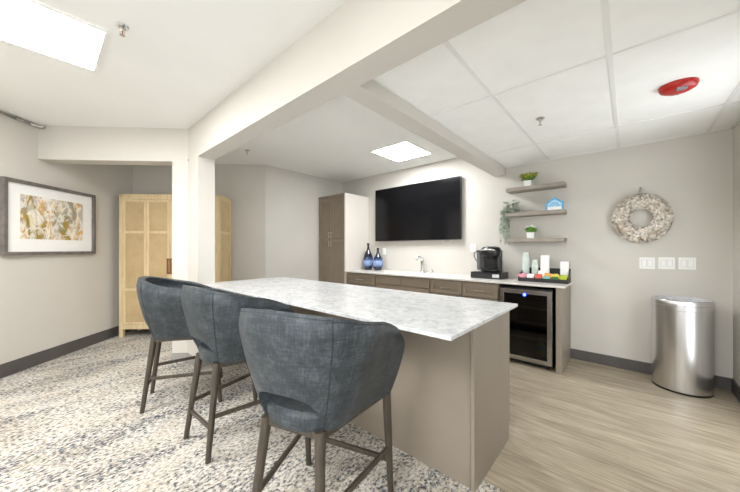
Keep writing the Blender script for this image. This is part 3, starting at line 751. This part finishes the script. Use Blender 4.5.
# ---------------------------------------------------------------- trash can
t = thing('trash_can', 'tall round brushed steel trash can against the back wall', 'trash can', (.372,3.985,0))
R_ = .202
obj('body', lathe(BM(), [(R_-.006,0), (R_-.006,.018), (R_,.02), (R_,.745), (R_-.012,.747), (R_-.014,.1), (.01,.09)], 64, cap=False), 'steel', t, smooth='auto')
obj('base_ring', lathe(BM(), [(R_-.004,0), (R_-.004,.018)], 48), 'black', t, smooth='auto')
obj('rim', lathe(BM(), [(R_+.001,.742), (R_+.004,.745), (R_+.004,.785), (R_+.001,.788), (R_+.001,.792), (R_+.004,.795), (R_+.004,.826), (R_,.832), (R_-.02,.833), (R_-.022,.826), (R_-.022,.74)], 64, cap=False), 'steel', t, smooth='auto')
bm = BM(); n = 48; rings = []
for r, z in ((R_-.016,.8345), (R_-.024,.836), (R_-.028,.76), (R_-.035,.45), (R_-.05,.12)):
    rings.append([bm.verts.new(((r+random.uniform(-.005,.002))*cos(2*pi*i/n), (r+random.uniform(-.005,.002))*sin(2*pi*i/n), z+random.uniform(-.003,.003))) for i in range(n)])
for p, q in zip(rings, rings[1:]):
    for i in range(n): bm.faces.new((p[i], p[(i+1)%n], q[(i+1)%n], q[i]))
bm.faces.new(rings[-1]); o = obj('bin_liner', bm, 'liner', t, smooth=True); o['label'] = 'crinkled clear plastic liner'

# ---------------------------------------------------------------- bar stools
def plan(s, wb, bk, fw, nar):
    """half-shell plan curve: s in [-1,1]; |s|<.62 is the rounded back, the rest runs forward"""
    a = abs(s); k = 1 if s >= 0 else -1; s0 = .62
    if a <= s0:
        th_ = a/s0*pi/2; e = .80
        x = wb*sin(th_)**e; y = -bk*cos(th_)**e
    else:
        u = (a-s0)/(1-s0); x = wb + nar*u; y = fw*u
    return k*x, y
def make_stool():
    t = thing('bar_stool', 'x', 'bar stool', (0,0,0), 0, 'upholstered bar stools along the island')
    NS, NV = 48, 12; z0 = .565
    def P(s, v):
        zt = 1.068 - .19*abs(s)**1.7
        g = .5*v**.85 + .5*sin(v*pi/2)
        bul = .022*max(0, (v-.8)/.2)**2; wb = .208 + (.345-.208)*g - bul; bk = .248 + (.350-.248)*g - bul; fw = .235 + (.275-.235)*g - .08*max(0, v-.7)**1.3*4*(abs(s)**8) - .03*(1-v)*abs(s)**8
        x, y = plan(s, wb, bk, fw, .075-.062*g)
        return Vector((x, y, z0 + (zt-z0)*v))
    bm = BM(); grid = []
    sc_ = .27; hcut = .33
    for i in range(NS+1):
        s = -1 + 2*i/NS
        v0 = 0
        if abs(s) < sc_: v0 = hcut*(1-(abs(s)/sc_)**2.6)**.5 + .0
        col = []
        for j in range(NV+1):
            v = v0 + (1-v0)*j/NV
            col.append(bm.verts.new(P(s, v)))
        grid.append(col)
    for i in range(NS):
        for j in range(NV):
            bm.faces.new((grid[i][j], grid[i+1][j], grid[i+1][j+1], grid[i][j+1]))
    sh = obj('shell', bm, 'fabric', t, smooth=True)
    # orient outward normals
    me = sh.data
    md = sh.modifiers.new('thick', 'SOLIDIFY'); md.thickness = .046; md.offset = -1; md.use_even_offset = False
    md = sh.modifiers.new('bev', 'BEVEL'); md.width = .016; md.segments = 3; md.limit_method = 'ANGLE'; md.angle_limit = radians(60)
    md = sh.modifiers.new('sub', 'SUBSURF'); md.levels = 1; md.render_levels = 1
    sgn = sum(p.normal.dot(Vector((p.center.x, p.center.y, 0))) for p in me.polygons)
    if sgn < 0: me.flip_normals()
    # seams
    for s in (-.275, .275):
        bm = BM(); tube(bm, [P(s, .02+.96*k/14)*1.0 + Vector((P(s,.5).x, P(s,.5).y, 0)).normalized()*.0015 for k in range(15)], .0015, 5)
        obj('seam', bm, 'seam', t, smooth=True)
    bm = BM(); pts = []
    for i in range(61):
        s = -.97 + 1.94*i/60; p = P(s, .985); pts.append(p + Vector((p.x, p.y, 0)).normalized()*.0005 + Vector((0,0,-.006)))
    tube(bm, pts, .0015, 5); obj('seam', bm, 'seam', t, smooth=True)
    # seat cushion
    bm = BM(); prof = []
    layers = [(.0,.566), (.010,.562), (.018,.59), (.018,.632), (.004,.646), (-.06,.652)]
    N = 44; rings = []
    for off, z in layers:
        ring = []
        for i in range(N+1):
            s = -1 + 2*i/N; x, y = plan(s, .188+off, .229+off, .240+off*.6, .075); ring.append(bm.verts.new((x, y, z)))
        rings.append(ring)
    for p, q in zip(rings, rings[1:]):
        for i in range(N): bm.faces.new((p[i], p[i+1], q[i+1], q[i]))
        bm.faces.new((p[N], p[0], q[0], q[N]))
    bm.faces.new(rings[0][::-1]); bm.faces.new(rings[-1])
    obj('seat', bm, 'fabric', t, smooth='auto', bevel=.006)
    # apron under the seat
    bm = BM(); zt, zb = .572, .543
    bx(bm, -.13, .13, -.220, -.198, zb, zt); bx(bm, -.24, .24, .222, .245, zb, zt)
    for s in (-1, 1):
        pts = [(s*.130,-.22), (s*.153,-.22), (s*.262,.232), (s*.239,.232)]
        prism(bm, pts if s > 0 else pts[::-1], zb, zt)
    obj('seat_frame', bm, 'legwood', t, bevel=.003)
    tops = {}; 
    for (sx, sy) in ((-1,-1), (1,-1), (-1,1), (1,1)):
        top = Vector((sx*(.136 if sy < 0 else .252), -.208 if sy < 0 else .236, .574)); bot = Vector((sx*(.180 if sy < 0 else .262), -.280 if sy < 0 else .275, 0))
        pts = [bot.lerp(top, k/8) for k in range(9)]; tops[(sx,sy)] = (bot, top)
        bm = BM(); tube(bm, pts, [.0155+.0075*k/8 for k in range(9)], 14); obj('leg', bm, 'legwood', t, smooth='auto')
    def at(k, z): b_, tp = tops[k]; return b_.lerp(tp, z/.574)
    def bar(a, b_, hh=.013, w_=.008):
        bm = BM(); d = (b_-a).normalized(); s = d.cross(Vector((0,0,1))).normalized(); u = s.cross(d)
        vs = [bm.verts.new(p + s*i*w_ + u*j*hh) for p in (a, b_) for i, j in ((-1,-1),(1,-1),(1,1),(-1,1))]
        for f in ((0,1,2,3),(7,6,5,4),(0,4,5,1),(1,5,6,2),(2,6,7,3),(3,7,4,0)): bm.faces.new([vs[i] for i in f])
        obj('stretcher', bm, 'legwood', t, bevel=.002)
    bar(at((-1,-1),.19), at((1,-1),.19)); bar(at((-1,1),.19), at((1,1),.19))
    bar(at((-1,-1),.255), at((-1,1),.255)); bar(at((1,-1),.255), at((1,1),.255))
    return t
st = make_stool()
spots = [(-1.112,.895,18,'slate blue upholstered bar stool nearest the camera, back cutout facing us'),
         (-2.105,.95,2,'slate blue upholstered bar stool between the other two stools'),
         (-2.95,.862,-22,'slate blue upholstered bar stool nearest the column and cane cabinet')]
for i, (x, y, r, lab) in enumerate(spots):
    o = st if i == 0 else dup(st)
    o.location = (x, y, 0); o.rotation_euler = (0,0,radians(r)); o['label'] = lab

# ---------------------------------------------------------------- camera, world, colour
cam = bpy.data.cameras.new('camera'); co = bpy.data.objects.new('camera', cam); COL.objects.link(co)
cam.sensor_width = 36; cam.lens = 292/740*36; cam.shift_y = 3/740; cam.clip_start = .05
co.location = (0,0,1.30); co.rotation_euler = (pi/2, 0, radians(41.5)); sc.camera = co
w = bpy.data.worlds.new('world'); sc.world = w; w.use_nodes = True
w.node_tree.nodes['Background'].inputs[0].default_value = (.93,.97,1,1); w.node_tree.nodes['Background'].inputs[1].default_value = 1.7
sc.view_settings.view_transform = 'Standard'; sc.view_settings.look = 'None'; sc.view_settings.gamma = 1
sc.view_settings.use_curve_mapping = False; sc.view_settings.exposure = 1.3
